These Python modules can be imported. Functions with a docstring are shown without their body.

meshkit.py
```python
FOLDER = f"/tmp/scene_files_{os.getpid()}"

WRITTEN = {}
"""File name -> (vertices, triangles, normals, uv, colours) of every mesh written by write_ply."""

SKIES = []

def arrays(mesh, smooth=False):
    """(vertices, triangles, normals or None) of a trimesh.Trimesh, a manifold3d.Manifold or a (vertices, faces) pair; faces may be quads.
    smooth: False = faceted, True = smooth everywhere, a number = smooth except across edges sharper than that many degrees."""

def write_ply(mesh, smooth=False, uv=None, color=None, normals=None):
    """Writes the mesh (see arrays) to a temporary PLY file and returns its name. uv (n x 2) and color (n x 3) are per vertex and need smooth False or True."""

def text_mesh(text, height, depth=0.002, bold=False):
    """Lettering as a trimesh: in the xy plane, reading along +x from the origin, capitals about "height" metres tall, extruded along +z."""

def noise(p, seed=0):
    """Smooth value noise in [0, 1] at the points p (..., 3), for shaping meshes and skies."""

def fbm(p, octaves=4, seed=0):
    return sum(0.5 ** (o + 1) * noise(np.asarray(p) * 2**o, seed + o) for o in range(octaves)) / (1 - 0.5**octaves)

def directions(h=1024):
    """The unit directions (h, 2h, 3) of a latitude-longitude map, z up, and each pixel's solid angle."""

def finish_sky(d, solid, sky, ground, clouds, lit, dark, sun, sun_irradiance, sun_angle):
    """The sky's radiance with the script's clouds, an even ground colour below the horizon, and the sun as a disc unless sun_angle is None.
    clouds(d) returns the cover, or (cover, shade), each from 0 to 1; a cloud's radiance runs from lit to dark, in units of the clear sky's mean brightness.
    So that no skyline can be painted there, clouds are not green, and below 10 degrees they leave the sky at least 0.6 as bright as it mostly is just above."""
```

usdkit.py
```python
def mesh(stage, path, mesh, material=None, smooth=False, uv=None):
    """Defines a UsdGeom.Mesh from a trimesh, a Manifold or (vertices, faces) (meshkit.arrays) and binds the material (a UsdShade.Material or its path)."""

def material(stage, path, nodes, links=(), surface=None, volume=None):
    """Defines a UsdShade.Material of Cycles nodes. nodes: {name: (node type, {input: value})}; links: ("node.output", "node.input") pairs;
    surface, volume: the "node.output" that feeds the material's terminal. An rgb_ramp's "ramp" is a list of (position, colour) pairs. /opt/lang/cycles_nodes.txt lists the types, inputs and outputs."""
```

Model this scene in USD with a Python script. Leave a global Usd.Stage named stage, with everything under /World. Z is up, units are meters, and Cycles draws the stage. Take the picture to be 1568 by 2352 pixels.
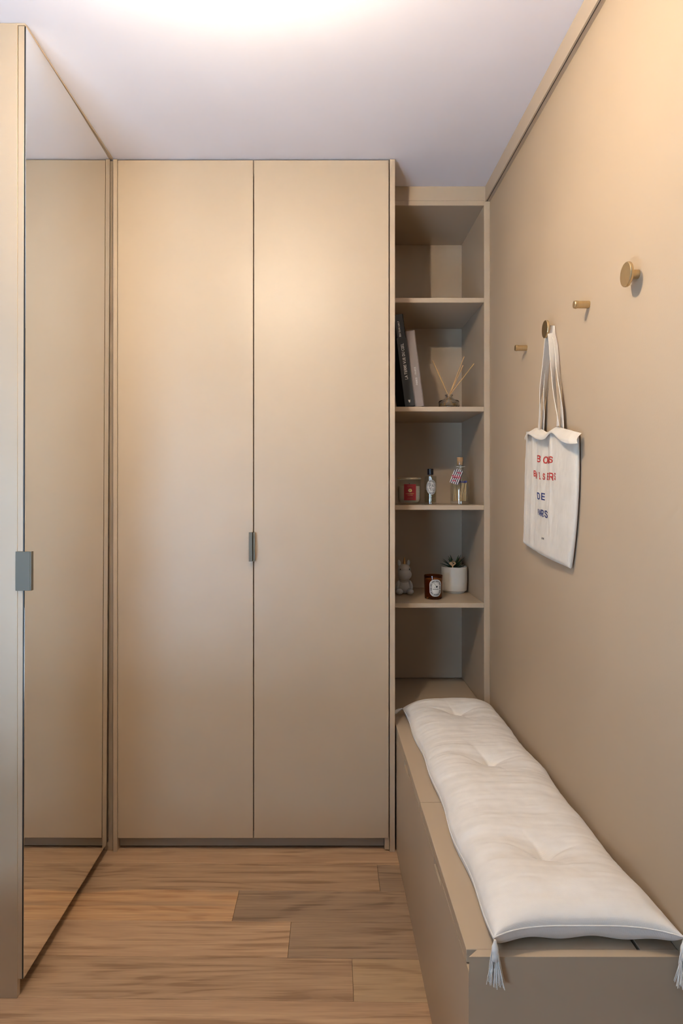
import math, random
import numpy as np
import trimesh, manifold3d, shapely
from shapely.geometry import Polygon, Point, box as sbox
from shapely import affinity
from trimesh.transformations import rotation_matrix as rotm
import usdkit, meshkit
from pxr import Usd, UsdGeom, UsdLux, UsdShade, Gf, Sdf

random.seed(7)
rng = np.random.default_rng(7)
stage = Usd.Stage.CreateInMemory()
UsdGeom.SetStageUpAxis(stage, 'Z')
UsdGeom.SetStageMetersPerUnit(stage, 1.0)
UsdGeom.Xform.Define(stage, '/World')
UsdGeom.Scope.Define(stage, '/World/Looks')

# ------------------------------------------------------------------ camera, light, exposure
# x to the right, y into the picture, z up; the lens looks level along +y and is shifted a little (1568 x 2352 picture)
W_PX, F_PX, VP = 1568.0, 1525.0, (741.0, 1131.0)
EYE = 1.246
cam = UsdGeom.Camera.Define(stage, '/World/camera')
cam.AddTranslateOp().Set((0, 0, EYE))
cam.AddRotateXOp().Set(90)
cam.CreateHorizontalApertureAttr(24.0)
cam.CreateFocalLengthAttr(24.0 * F_PX / W_PX)
cam.CreateHorizontalApertureOffsetAttr((784 - VP[0]) / W_PX * 24.0)
cam.CreateVerticalApertureOffsetAttr(-(1176 - VP[1]) / W_PX * 24.0)
cam.CreateClippingRangeAttr((0.02, 100))
cam.CreateExposureAttr(0.10)

LAMP_POS, LAMP_POWER, LAMP_COLOR = (-0.172, 1.149, 2.242), 34.5, (1.0, 0.85, 0.645)
SUN_POWER, SUN_COLOR = 41.0, (0.46, 0.68, 1.0)
SKY_POWER, SKY_COLOR = 37.0, (0.50, 0.78, 1.12)
sun = UsdLux.DistantLight.Define(stage, '/World/sun')
SUN_DIR = np.array([0.80, 2.20, -0.90]); SUN_DIR /= np.linalg.norm(SUN_DIR)
zax = -SUN_DIR; xax = np.cross([0, 0, 1.0], zax); xax /= np.linalg.norm(xax); yax = np.cross(zax, xax)
sun.AddTransformOp().Set(Gf.Matrix4d(*xax, 0, *yax, 0, *zax, 0, 0, 0, 0, 1))
sun.CreateAngleAttr(0.6); sun.CreateNormalizeAttr(True); sun.CreateIntensityAttr(SUN_POWER); sun.CreateColorAttr(SUN_COLOR)
WIN = (-1.84, -1.04, 1.03, 1.44)          # high window behind the camera: x0, x1, z0, z1
sky = UsdLux.RectLight.Define(stage, '/World/sky_light')
sky.AddTranslateOp().Set(((WIN[0] + WIN[1]) / 2, -1.48, (WIN[2] + WIN[3]) / 2))
sky.AddRotateXOp().Set(90)
sky.CreateWidthAttr(WIN[1] - WIN[0]); sky.CreateHeightAttr(WIN[3] - WIN[2])
sky.CreateIntensityAttr(SKY_POWER); sky.CreateColorAttr(SKY_COLOR)

# ------------------------------------------------------------------ helpers
names, origin = {}, {}
def numbered(parent, name):
    k = names.get((parent, name), 0); names[(parent, name)] = k + 1
    return name if k == 0 else f'{name}_{k:03d}'
def tag(p, label=None, cat=None, group=None, kind=None):
    for k, v in (('label', label), ('category', cat), ('group', group), ('kind', kind)):
        if v: p.SetCustomDataByKey(k, v)
    return p
def thing(name, label, cat, loc=(0, 0, 0), group=None, kind=None):
    path = '/World/' + numbered('/World', name)
    x = UsdGeom.Xform.Define(stage, path); x.AddTranslateOp().Set(tuple(map(float, loc)))
    origin[path] = np.array(loc, float)
    return tag(x.GetPrim(), label, cat, group, kind)
def obj(name, mesh, mat, parent=None, smooth=False, label=None, cat=None, group=None, kind=None):
    """One Mesh prim. The mesh is given in world coordinates; under a thing it is stored relative to the thing's base."""
    pp = str(parent.GetPath()) if parent is not None else '/World'
    path = pp + '/' + numbered(pp, name)
    o = origin.get(pp)
    if parent is None:
        v, f, n = meshkit.arrays(mesh, False)
        o = np.array([(v[:, 0].min() + v[:, 0].max()) / 2, (v[:, 1].min() + v[:, 1].max()) / 2, v[:, 2].min()])
    v, f, _ = meshkit.arrays(mesh, False)
    mesh = trimesh.Trimesh(v - o, f, process=smooth is not False)
    m = usdkit.mesh(stage, path, mesh, mat, smooth=smooth)
    if parent is None:
        UsdGeom.Xformable(m).AddTranslateOp().Set(tuple(map(float, o)))
    origin[path] = o
    return tag(m.GetPrim(), label, cat, group, kind)
def dup(src, name, loc, label, group=None, rot=None):
    path = '/World/' + numbered('/World', name)
    x = UsdGeom.Xform.Define(stage, path)
    p = x.GetPrim(); p.GetReferences().AddInternalReference(src.GetPath()); p.SetInstanceable(True)
    x.ClearXformOpOrder()
    m = np.eye(4) if rot is None else rot.copy(); m[:3, 3] = loc
    x.AddTransformOp(opSuffix='place').Set(Gf.Matrix4d(*m.T.ravel().tolist()))
    return tag(p, label, src.GetCustomDataByKey('category'), group)

def cbox(x0, x1, y0, y1, z0, z1, b=0.0008):
    """A board with its edges eased by b."""
    pts = []
    for x, sx in ((x0, 1), (x1, -1)):
        for y, sy in ((y0, 1), (y1, -1)):
            for z, sz in ((z0, 1), (z1, -1)):
                pts += [(x, y + sy * b, z + sz * b), (x + sx * b, y, z + sz * b), (x + sx * b, y + sy * b, z)]
    return trimesh.Trimesh(np.array(pts)).convex_hull
def join(*ms): return trimesh.util.concatenate(list(ms))
def extrude(poly, h): 
    gs = [g for g in getattr(poly, 'geoms', [poly])]
    return join(*[trimesh.creation.extrude_polygon(g, h, engine='earcut') for g in gs])
def lathe(profile, loc=(0, 0, 0), n=48):
    m = trimesh.creation.revolve(np.array(profile, float), sections=n)
    m.merge_vertices(); trimesh.repair.fix_normals(m)
    m.apply_translation(loc); return m
def man(m): return manifold3d.Manifold(manifold3d.Mesh(np.asarray(m.vertices, np.float32), np.asarray(m.faces, np.uint32)))
def tri(m):
    t = m.to_mesh(); return trimesh.Trimesh(t.vert_properties[:, :3], t.tri_verts, process=False)
def tube(pts, r, sides=8, cap=True):
    p = np.asarray(pts, float); n = len(p); r = np.broadcast_to(r, (n,))
    t = np.gradient(p, axis=0); t /= np.linalg.norm(t, axis=1, keepdims=True) + 1e-12
    ref = np.array([0, 0, 1.0]) if abs(t[0, 2]) < 0.9 else np.array([1.0, 0, 0])
    a = np.cross(t, ref); a /= np.linalg.norm(a, axis=1, keepdims=True) + 1e-12
    b = np.cross(t, a); ang = np.arange(sides) * 2 * np.pi / sides
    v = p[:, None] + r[:, None, None] * (np.cos(ang)[None, :, None] * a[:, None] + np.sin(ang)[None, :, None] * b[:, None])
    i, j = np.meshgrid(np.arange(n - 1), np.arange(sides), indexing='ij')
    A, B, C, D = i * sides + j, i * sides + (j + 1) % sides, (i + 1) * sides + (j + 1) % sides, (i + 1) * sides + j
    f = np.vstack([np.stack([A, B, C], -1).reshape(-1, 3), np.stack([A, C, D], -1).reshape(-1, 3)])
    v = v.reshape(-1, 3)
    if cap:
        k = len(v); v = np.vstack([v, p[0], p[-1]])
        s = np.arange(sides)
        f = np.vstack([f, np.stack([np.full(sides, k), (s + 1) % sides, s], -1), np.stack([np.full(sides, k + 1), (n - 1) * sides + s, (n - 1) * sides + (s + 1) % sides], -1)])
    m = trimesh.Trimesh(v, f, process=False)
    if m.volume < 0: m.invert()
    return m
def ribbon(pts, dirs, w, th):
    """A flat strap: centre line, width direction and width at each point."""
    p, d = np.asarray(pts, float), np.asarray(dirs, float)
    d /= np.linalg.norm(d, axis=1, keepdims=True)
    t = np.gradient(p, axis=0); t /= np.linalg.norm(t, axis=1, keepdims=True)
    nrm = np.cross(t, d); nrm /= np.linalg.norm(nrm, axis=1, keepdims=True)
    w = np.broadcast_to(w, (len(p),))[:, None]
    ring = [p - d * w / 2 - nrm * th / 2, p + d * w / 2 - nrm * th / 2, p + d * w / 2 + nrm * th / 2, p - d * w / 2 + nrm * th / 2]
    v = np.stack(ring, 1).reshape(-1, 3); f = []
    for i in range(len(p) - 1):
        for j in range(4):
            a, b, c, e = i * 4 + j, i * 4 + (j + 1) % 4, (i + 1) * 4 + (j + 1) % 4, (i + 1) * 4 + j
            f += [(a, b, c), (a, c, e)]
    k = (len(p) - 1) * 4
    f += [(0, 2, 1), (0, 3, 2), (k, k + 1, k + 2), (k, k + 2, k + 3)]
    m = trimesh.Trimesh(v, f, process=False)
    if m.volume < 0: m.invert()
    return m
def spline(pts, n):
    from scipy.interpolate import CubicSpline
    p = np.asarray(pts, float)
    s = np.r_[0, np.cumsum(np.linalg.norm(np.diff(p, axis=0), axis=1))]
    return CubicSpline(s, p)(np.linspace(0, s[-1], n))
def sub(m, e):
    v, f = trimesh.remesh.subdivide_to_size(m.vertices, m.faces, e, max_iter=12)
    return trimesh.Trimesh(v, f, process=False)
def wrap(m, R, c, ang=0.0, taper=0.0):
    """Bends a flat mesh (x across, y up, z out) around a vertical cylinder of radius R at c, facing -y turned by ang; z becomes outward."""
    v = np.array(m.vertices); r0 = R + taper * v[:, 1]
    a = v[:, 0] / R + ang; r = r0 + v[:, 2]
    out = np.stack([c[0] + r * np.sin(a), c[1] - r * np.cos(a), c[2] + v[:, 1]], 1)
    t = trimesh.Trimesh(out, m.faces, process=False)
    return t
def text(s, h, depth=0.0003, bold=False, width=None):
    m = meshkit.text_mesh(s, h, depth, bold)
    b = m.bounds; m.apply_translation([-(b[0, 0] + b[1, 0]) / 2, 0, 0])
    if width: m.apply_scale([width / (b[1, 0] - b[0, 0]), 1, 1])
    return m
def face_front(m, loc):
    """A flat mesh (x, y up, z out) stood up to face -y at loc."""
    v = np.array(m.vertices)
    return trimesh.Trimesh(np.stack([loc[0] + v[:, 0], loc[1] - v[:, 2], loc[2] + v[:, 1]], 1), m.faces, process=False)
def grid_closed(front, back):
    """A closed cushion-like mesh of two vertex grids (n, m, 3) that share their border."""
    n, m = front.shape[:2]
    idx = np.arange(n * m).reshape(n, m)
    inner = np.zeros((n, m), bool); inner[1:-1, 1:-1] = True
    bidx = idx.copy(); bidx[inner] = n * m + np.arange(inner.sum())
    v = np.vstack([front.reshape(-1, 3), back[inner]])
    def quads(ix, flip):
        a, b, c, d = ix[:-1, :-1], ix[1:, :-1], ix[1:, 1:], ix[:-1, 1:]
        q = np.stack([a, b, c, d], -1).reshape(-1, 4)
        if flip: q = q[:, ::-1]
        return np.vstack([q[:, [0, 1, 2]], q[:, [0, 2, 3]]])
    mesh = trimesh.Trimesh(v, np.vstack([quads(idx, False), quads(bidx, True)]), process=False)
    if mesh.volume < 0: mesh.invert()
    return mesh

# ------------------------------------------------------------------ materials
L = '/World/Looks/'
def plain(name, color, rough=0.5, **kw):
    return usdkit.material(stage, L + name, {'p': ('principled_bsdf', {'base_color': color, 'roughness': rough, **kw})}, surface='p.BSDF')
def painted(name, color, rough=0.45, bump=0.04, scale=260.0, vary=0.03, spec=0.5):
    c = np.array(color)
    return usdkit.material(stage, L + name, {
        'g': ('geometry', {}),
        'n': ('noise_texture', {'scale': scale, 'detail': 3.0}),
        'big': ('noise_texture', {'scale': 2.2, 'detail': 2.0}),
        'r': ('rgb_ramp', {'ramp': [(0.3, tuple(c * (1 - vary))), (0.7, tuple(c * (1 + vary)))]}),
        'b': ('bump', {'strength': bump, 'distance': 0.002}),
        'p': ('principled_bsdf', {'roughness': rough, 'specular_ior_level': spec})},
        [('g.position', 'n.vector'), ('g.position', 'big.vector'), ('big.fac', 'r.fac'), ('r.color', 'p.base_color'), ('n.fac', 'b.height'), ('b.normal', 'p.normal')], surface='p.BSDF')
BEIGE = (0.452, 0.346, 0.238)
M = {}
M['paint'] = painted('beige_paint', BEIGE, 0.42)
M['wall'] = painted('beige_wall', (0.436, 0.3256, 0.2176), 0.65, 0.06, spec=0.3)
M['ceiling'] = painted('ceiling_white', (0.735, 0.685, 0.685), 0.8, 0.05)
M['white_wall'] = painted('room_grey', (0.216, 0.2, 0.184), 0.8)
M['plinth'] = painted('plinth_grey', (0.32, 0.276, 0.224), 0.5)
M['gap'] = plain('dark_gap', (0.05, 0.035, 0.025), 0.8)
M['mirror'] = plain('mirror_silver', (0.96, 0.96, 0.93), 0.0, metallic=1.0)
M['mirror_edge'] = plain('mirror_edge', (0.012, 0.012, 0.012), 0.4)
M['pull'] = plain('grey_green_metal', (0.105, 0.090, 0.060), 0.45, metallic=0.1)
M['brass'] = usdkit.material(stage, L + 'brushed_brass', {
    'g': ('texture_coordinate', {}), 'mp': ('mapping', {'scale': (900.0, 40.0, 40.0)}), 'n': ('noise_texture', {'scale': 1.0, 'detail': 2.0}),
    'r': ('rgb_ramp', {'ramp': [(0.3, (0.55, 0.395, 0.205)), (0.7, (0.60, 0.435, 0.235))]}), 'b': ('bump', {'strength': 0.03, 'distance': 0.0003}),
    'p': ('principled_bsdf', {'metallic': 0.9, 'roughness': 0.26})},
    [('g.object', 'mp.vector'), ('mp.vector', 'n.vector'), ('n.fac', 'r.fac'), ('r.color', 'p.base_color'), ('n.fac', 'b.height'), ('b.normal', 'p.normal')], surface='p.BSDF')
def cloth(name, color, scale=1400.0, bump=0.12, vary=0.05):
    c = np.array(color)
    return usdkit.material(stage, L + name, {
        'g': ('geometry', {}),
        'wa': ('wave_texture', {'scale': scale / 6.0, 'bands_direction': 'x', 'distortion': 1.5, 'detail': 1.0}),
        'wb': ('wave_texture', {'scale': scale / 6.0, 'bands_direction': 'y', 'distortion': 1.5, 'detail': 1.0}),
        'm': ('mix_color', {'blend_type': 'mix', 'fac': 0.5}),
        'n': ('noise_texture', {'scale': 26.0, 'detail': 5.0}),
        'r': ('rgb_ramp', {'ramp': [(0.3, tuple(c * (1 - vary))), (0.7, tuple(c * (1 + vary * 0.6)))]}),
        'b': ('bump', {'strength': bump, 'distance': 0.0008}),
        'p': ('principled_bsdf', {'roughness': 0.9, 'sheen_weight': 0.15})},
        [('g.position', 'wa.vector'), ('g.position', 'wb.vector'), ('wa.color', 'm.a'), ('wb.color', 'm.b'), ('g.position', 'n.vector'), ('n.fac', 'r.fac'), ('r.color', 'p.base_color'),
         ('m.result', 'b.height'), ('b.normal', 'p.normal')], surface='p.BSDF')
M['cushion'] = cloth('ecru_cotton', (0.745, 0.70, 0.64))
M['tassel'] = plain('white_cotton_thread', (0.78, 0.75, 0.70), 0.9)
M['canvas'] = cloth('tote_canvas', (0.6, 0.532, 0.44), 1800.0, 0.15)
M['red_ink'] = plain('red_ink', (0.448, 0.028, 0.0176), 0.8)
M['blue_ink'] = plain('blue_ink', (0.02, 0.028, 0.12), 0.8)
M['linen'] = plain('white_bed_linen', (0.86, 0.86, 0.87), 0.9)
def oak(name, light, dark, knot, streak):
    """Oak: growth rings are the contour lines of a stretched noise field, over fine pores, a slow change of tone and a few knots."""
    return usdkit.material(stage, L + name, {
        'g': ('geometry', {}), 'oi': ('object_info', {}),
        'off': ('vector_math', {'math_type': 'scale', 'scale': 37.0}), 'cx': ('combine_xyz', {}),
        'add': ('vector_math', {'math_type': 'add'}),
        'mp': ('mapping', {'scale': (0.9, 6.0, 1.0)}), 'mf': ('mapping', {'scale': (9.0, 260.0, 1.0)}), 'ms': ('mapping', {'scale': (0.9, 11.0, 1.0)}),
        'mk': ('mapping', {'scale': (2.1, 6.5, 1.0)}), 'mg': ('mapping', {'scale': (2.2, 55.0, 1.0)}),
        'field': ('noise_texture', {'scale': 1.0, 'detail': 2.5, 'roughness': 0.45, 'distortion': 0.35}),
        'x26': ('math', {'math_type': 'multiply', 'value2': 78.0}), 'sin': ('math', {'math_type': 'sine'}),
        'ring': ('map_range', {'from_min': -0.2, 'from_max': 1.0, 'to_min': 0.0, 'to_max': 0.85, 'clamp': True}),
        'grain': ('noise_texture', {'scale': 1.0, 'detail': 5.0, 'roughness': 0.65}),
        'ga': ('map_range', {'from_min': 0.35, 'from_max': 0.72, 'to_min': 0.0, 'to_max': 0.9, 'clamp': True}),
        'rg': ('math', {'math_type': 'multiply_add'}),
        'fine': ('noise_texture', {'scale': 1.0, 'detail': 4.0, 'roughness': 0.6}),
        'soft': ('noise_texture', {'scale': 1.0, 'detail': 2.0, 'distortion': 0.8}),
        'vk': ('voronoi_texture', {'scale': 1.0, 'randomness': 1.0}),
        'rk': ('rgb_ramp', {'ramp': [(0.0, (1, 1, 1)), (0.03, (0.7, 0.7, 0.7)), (0.075, (0.12, 0.12, 0.12)), (0.14, (0, 0, 0)), (1.0, (0, 0, 0))]}),
        'ra': ('rgb_ramp', {'ramp': [(0.0, light), (0.45, tuple((np.array(light) * 2 + np.array(dark)) / 3)), (1.0, dark)]}),
        'rs': ('rgb_ramp', {'ramp': [(0.0, (0, 0, 0)), (0.52, (0, 0, 0)), (0.60, (1, 1, 1)), (1.0, (1, 1, 1))]}),
        'fs': ('math', {'math_type': 'multiply', 'value2': 0.70}),
        'mixs': ('mix_color', {'blend_type': 'mix', 'b': streak}),
        'rf': ('rgb_ramp', {'ramp': [(0.30, (0.86, 0.85, 0.84)), (0.62, (1.03, 1.03, 1.03))]}),
        'mul': ('mix_color', {'blend_type': 'multiply', 'fac': 1.0}),
        'kf': ('math', {'math_type': 'multiply', 'value2': 0.75}),
        'mixk': ('mix_color', {'blend_type': 'mix', 'b': knot}),
        'rr': ('map_range', {'from_min': 0.0, 'from_max': 1.0, 'to_min': 0.84, 'to_max': 1.12}),
        'rc': ('combine_xyz', {}),
        'mulr': ('mix_color', {'blend_type': 'multiply', 'fac': 1.0, 'use_clamp': False}),
        'b': ('bump', {'strength': 0.08, 'distance': 0.0008}),
        'p': ('principled_bsdf', {'roughness': 0.48, 'specular_ior_level': 0.4})},
        [('oi.random', 'cx.x'), ('oi.random', 'cx.y'), ('cx.vector', 'off.vector1'), ('g.position', 'add.vector1'), ('off.vector', 'add.vector2'),
         ('add.vector', 'mp.vector'), ('add.vector', 'mf.vector'), ('add.vector', 'ms.vector'), ('add.vector', 'mk.vector'), ('add.vector', 'mg.vector'),
         ('mp.vector', 'field.vector'), ('field.fac', 'x26.value1'), ('x26.value', 'sin.value1'), ('sin.value', 'ring.value'),
         ('mg.vector', 'grain.vector'), ('grain.fac', 'ga.value'), ('ring.result', 'rg.value1'), ('ga.result', 'rg.value2'), ('ga.result', 'rg.value3'), ('rg.value', 'ra.fac'),
         ('mf.vector', 'fine.vector'), ('ms.vector', 'soft.vector'), ('mk.vector', 'vk.vector'), ('vk.distance', 'rk.fac'),
         ('soft.fac', 'rs.fac'), ('rs.color', 'fs.value1'), ('fs.value', 'mixs.fac'), ('ra.color', 'mixs.a'),
         ('fine.fac', 'rf.fac'), ('mixs.result', 'mul.a'), ('rf.color', 'mul.b'), ('rk.color', 'kf.value1'), ('kf.value', 'mixk.fac'), ('mul.result', 'mixk.a'),
         ('oi.random', 'rr.value'), ('rr.result', 'rc.x'), ('rr.result', 'rc.y'), ('rr.result', 'rc.z'), ('mixk.result', 'mulr.a'), ('rc.vector', 'mulr.b'),
         ('mulr.result', 'p.base_color'), ('fine.fac', 'b.height'), ('b.normal', 'p.normal')], surface='p.BSDF')
KN = (0.0714, 0.0378, 0.021)
M['oak_mid'] = oak('oak_mid', (0.5111, 0.3292, 0.1916), (0.3047, 0.1789, 0.09631), KN, (0.4128, 0.2555, 0.1474))
M['oak_grey'] = oak('oak_grey', (0.4226, 0.2801, 0.172), (0.2211, 0.1376, 0.08059), KN, (0.3342, 0.2211, 0.1376))
M['oak_sap'] = oak('oak_sap', (0.5897, 0.3538, 0.1818), (0.4128, 0.2211, 0.1032), KN, (0.2948, 0.1966, 0.1228))
M['oak_pale'] = oak('oak_pale', (0.5504, 0.3735, 0.2113), (0.3735, 0.231, 0.1228), KN, (0.4914, 0.3243, 0.1818))
def glass(name, color=(1, 1, 1), rough=0.0, ior=1.45):
    return plain(name, color, rough, transmission_weight=1.0, ior=ior)
M['thin_glass'] = usdkit.material(stage, L + 'thin_clear_glass', {
    'w': ('layer_weight', {'blend': 0.5}), 'q': ('math', {'math_type': 'power', 'value2': 4.0}), 'f': ('map_range', {'from_min': 0.0, 'from_max': 1.0, 'to_min': 0.03, 'to_max': 0.55}), 't': ('transparent_bsdf', {'color': (0.955, 0.965, 0.955)}), 'g': ('glossy_bsdf', {'color': (0.95, 0.95, 0.95), 'roughness': 0.02}), 'm': ('mix_closure', {})},
    [('w.facing', 'q.value1'), ('q.value', 'f.value'), ('f.result', 'm.fac'), ('t.BSDF', 'm.closure1'), ('g.BSDF', 'm.closure2')], surface='m.closure')
M['thin_liquid'] = usdkit.material(stage, L + 'thin_liquid', {
    'w': ('layer_weight', {'blend': 0.5}), 'q': ('math', {'math_type': 'power', 'value2': 4.0}), 'f': ('map_range', {'from_min': 0.0, 'from_max': 1.0, 'to_min': 0.012, 'to_max': 0.2}), 't': ('transparent_bsdf', {'color': (0.90, 0.88, 0.80)}), 'g': ('glossy_bsdf', {'color': (0.95, 0.95, 0.95), 'roughness': 0.02}), 'm': ('mix_closure', {})},
    [('w.facing', 'q.value1'), ('q.value', 'f.value'), ('f.result', 'm.fac'), ('t.BSDF', 'm.closure1'), ('g.BSDF', 'm.closure2')], surface='m.closure')
M['glass'] = glass('clear_glass', (0.97, 0.98, 0.97))
M['amber'] = glass('amber_glass', (0.42, 0.13, 0.03))
M['liquid'] = glass('scent_liquid', (0.93, 0.86, 0.70), 0.0, 1.33)
M['water'] = glass('spray_liquid', (0.93, 0.93, 0.90), 0.0, 1.33)
M['wax'] = plain('candle_wax', (0.592, 0.544, 0.456), 0.6, subsurface_weight=0.15, subsurface_scale=0.01)
M['red_label'] = plain('red_label', (0.264, 0.0128, 0.02), 0.5)
M['gold'] = plain('gold_foil', (0.72, 0.52, 0.24), 0.25, metallic=1.0)
M['rim'] = plain('pale_gold_rim', (0.70, 0.62, 0.46), 0.22, metallic=0.9)
M['black'] = plain('black_plastic', (0.008, 0.008, 0.012), 0.28)
M['ink'] = plain('black_ink', (0.02, 0.018, 0.018), 0.7)
M['grey_ink'] = plain('grey_ink', (0.128, 0.116, 0.104), 0.7)
M['label_white'] = plain('label_white', (0.576, 0.552, 0.496), 0.55)
M['cork'] = painted('cork', (0.416, 0.232, 0.104), 0.8, 0.5, 500.0, 0.2)
M['match_wood'] = plain('match_wood', (0.592, 0.416, 0.208), 0.7)
M['match_blue'] = plain('match_head_blue', (0.04, 0.048, 0.24), 0.7)
M['reed'] = plain('reed_wood', (0.62, 0.37, 0.15), 0.7)
M['tag_white'] = plain('tag_white', (0.592, 0.56, 0.528), 0.6)
M['tag_plum'] = plain('tag_plum', (0.036, 0.0144, 0.0224), 0.6)
M['tag_red'] = plain('tag_red', (0.4, 0.024, 0.048), 0.6)
M['string'] = plain('white_string', (0.544, 0.496, 0.424), 0.9)
M['book_black'] = plain('book_black', (0.010, 0.011, 0.012), 0.42)
M['book_band'] = plain('book_black_band', (0.015, 0.017, 0.018), 0.5)
M['book_grey'] = painted('book_grey', (0.268, 0.22, 0.196), 0.6)
M['page'] = plain('page_edge', (0.496, 0.448, 0.376), 0.85)
M['print_white'] = plain('print_white', (0.80, 0.78, 0.74), 0.6)
M['ceramic'] = plain('white_matt_ceramic', (0.448, 0.44, 0.424), 0.45)
M['pot'] = painted('cream_pot', (0.56, 0.512, 0.432), 0.4, 0.03)
M['soil'] = painted('soil', (0.024, 0.016, 0.0112), 0.95, 1.0, 300.0, 0.4)
M['leaf'] = usdkit.material(stage, L + 'succulent_leaf', {
    'g': ('geometry', {}), 'n': ('noise_texture', {'scale': 60.0}), 'r': ('rgb_ramp', {'ramp': [(0.3, (0.010, 0.028, 0.010)), (0.75, (0.035, 0.075, 0.022))]}),
    'p': ('principled_bsdf', {'roughness': 0.35})}, [('g.position', 'n.vector'), ('n.fac', 'r.fac'), ('r.color', 'p.base_color')], surface='p.BSDF')
M['tagwood'] = plain('pale_plywood', (0.416, 0.256, 0.128), 0.6)
M['horn'] = plain('gold_horn', (0.62, 0.36, 0.13), 0.3, metallic=0.85)
M['lamp_white'] = plain('lamp_white', (0.8, 0.8, 0.8), 0.4)

# ------------------------------------------------------------------ the room shell
CEIL, WALL_X = 2.403, 0.632
X0, Y0, Y1 = -3.40, -1.40, 2.935
B = lambda *a: cbox(*a, b=0.0)
obj('ceiling', B(X0 - .1, WALL_X + .12, Y0 - .1, Y1 + .1, CEIL, CEIL + .1), M['ceiling'], label='plain white ceiling sloping away over the dressing corner', kind='structure')
obj('wall_right', B(WALL_X, WALL_X + .1, Y0 - .1, Y1 + .1, -0.08, CEIL), M['wall'], label='smooth beige painted wall with the brass hooks, at the right', kind='structure')
obj('wall_back', B(X0 - .1, WALL_X, Y1, Y1 + .1, -0.08, CEIL), M['wall'], label='beige wall behind the wardrobe and the open shelves', kind='structure')
obj('wall_left', B(X0 - .1, X0, Y0 - .1, Y1, -0.08, CEIL), M['white_wall'], label='pale wall far left, behind the mirrored cabinet', kind='structure')
wf = [B(X0, WIN[0], Y0 - .1, Y0, -.08, CEIL), B(WIN[1], WALL_X, Y0 - .1, Y0, -.08, CEIL), B(WIN[0], WIN[1], Y0 - .1, Y0, -.08, WIN[2]), B(WIN[0], WIN[1], Y0 - .1, Y0, WIN[3], CEIL)]
obj('wall_front', join(*wf), M['white_wall'], label='pale wall behind the camera with a high window opening', kind='structure')
w = thing('window_1', 'white framed high window behind the camera', None, ((WIN[0] + WIN[1]) / 2, Y0 - .05, WIN[2]), kind='structure')
obj('window_frame', join(B(WIN[0], WIN[0] + .02, Y0 - .07, Y0 - .03, WIN[2], WIN[3]), B(WIN[1] - .02, WIN[1], Y0 - .07, Y0 - .03, WIN[2], WIN[3]),
    B(WIN[0] + .02, WIN[1] - .02, Y0 - .07, Y0 - .03, WIN[2], WIN[2] + .02), B(WIN[0] + .02, WIN[1] - .02, Y0 - .07, Y0 - .03, WIN[3] - .02, WIN[3])), M['lamp_white'], w)
# ceiling trim along the right wall: a board standing 18 mm proud, a narrow groove in its underside
t = thing('trim_1', 'beige trim board under the ceiling along the right wall', None, (WALL_X - .01, 1.2, 2.345), kind='structure')
obj('board', cbox(0.6137, WALL_X, Y0, 2.5089, 2.345, CEIL, .0004), M['paint'], t)
obj('groove', B(0.6185, 0.6205, Y0, 2.505, 2.3440, 2.3455), M['gap'], t)

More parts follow.
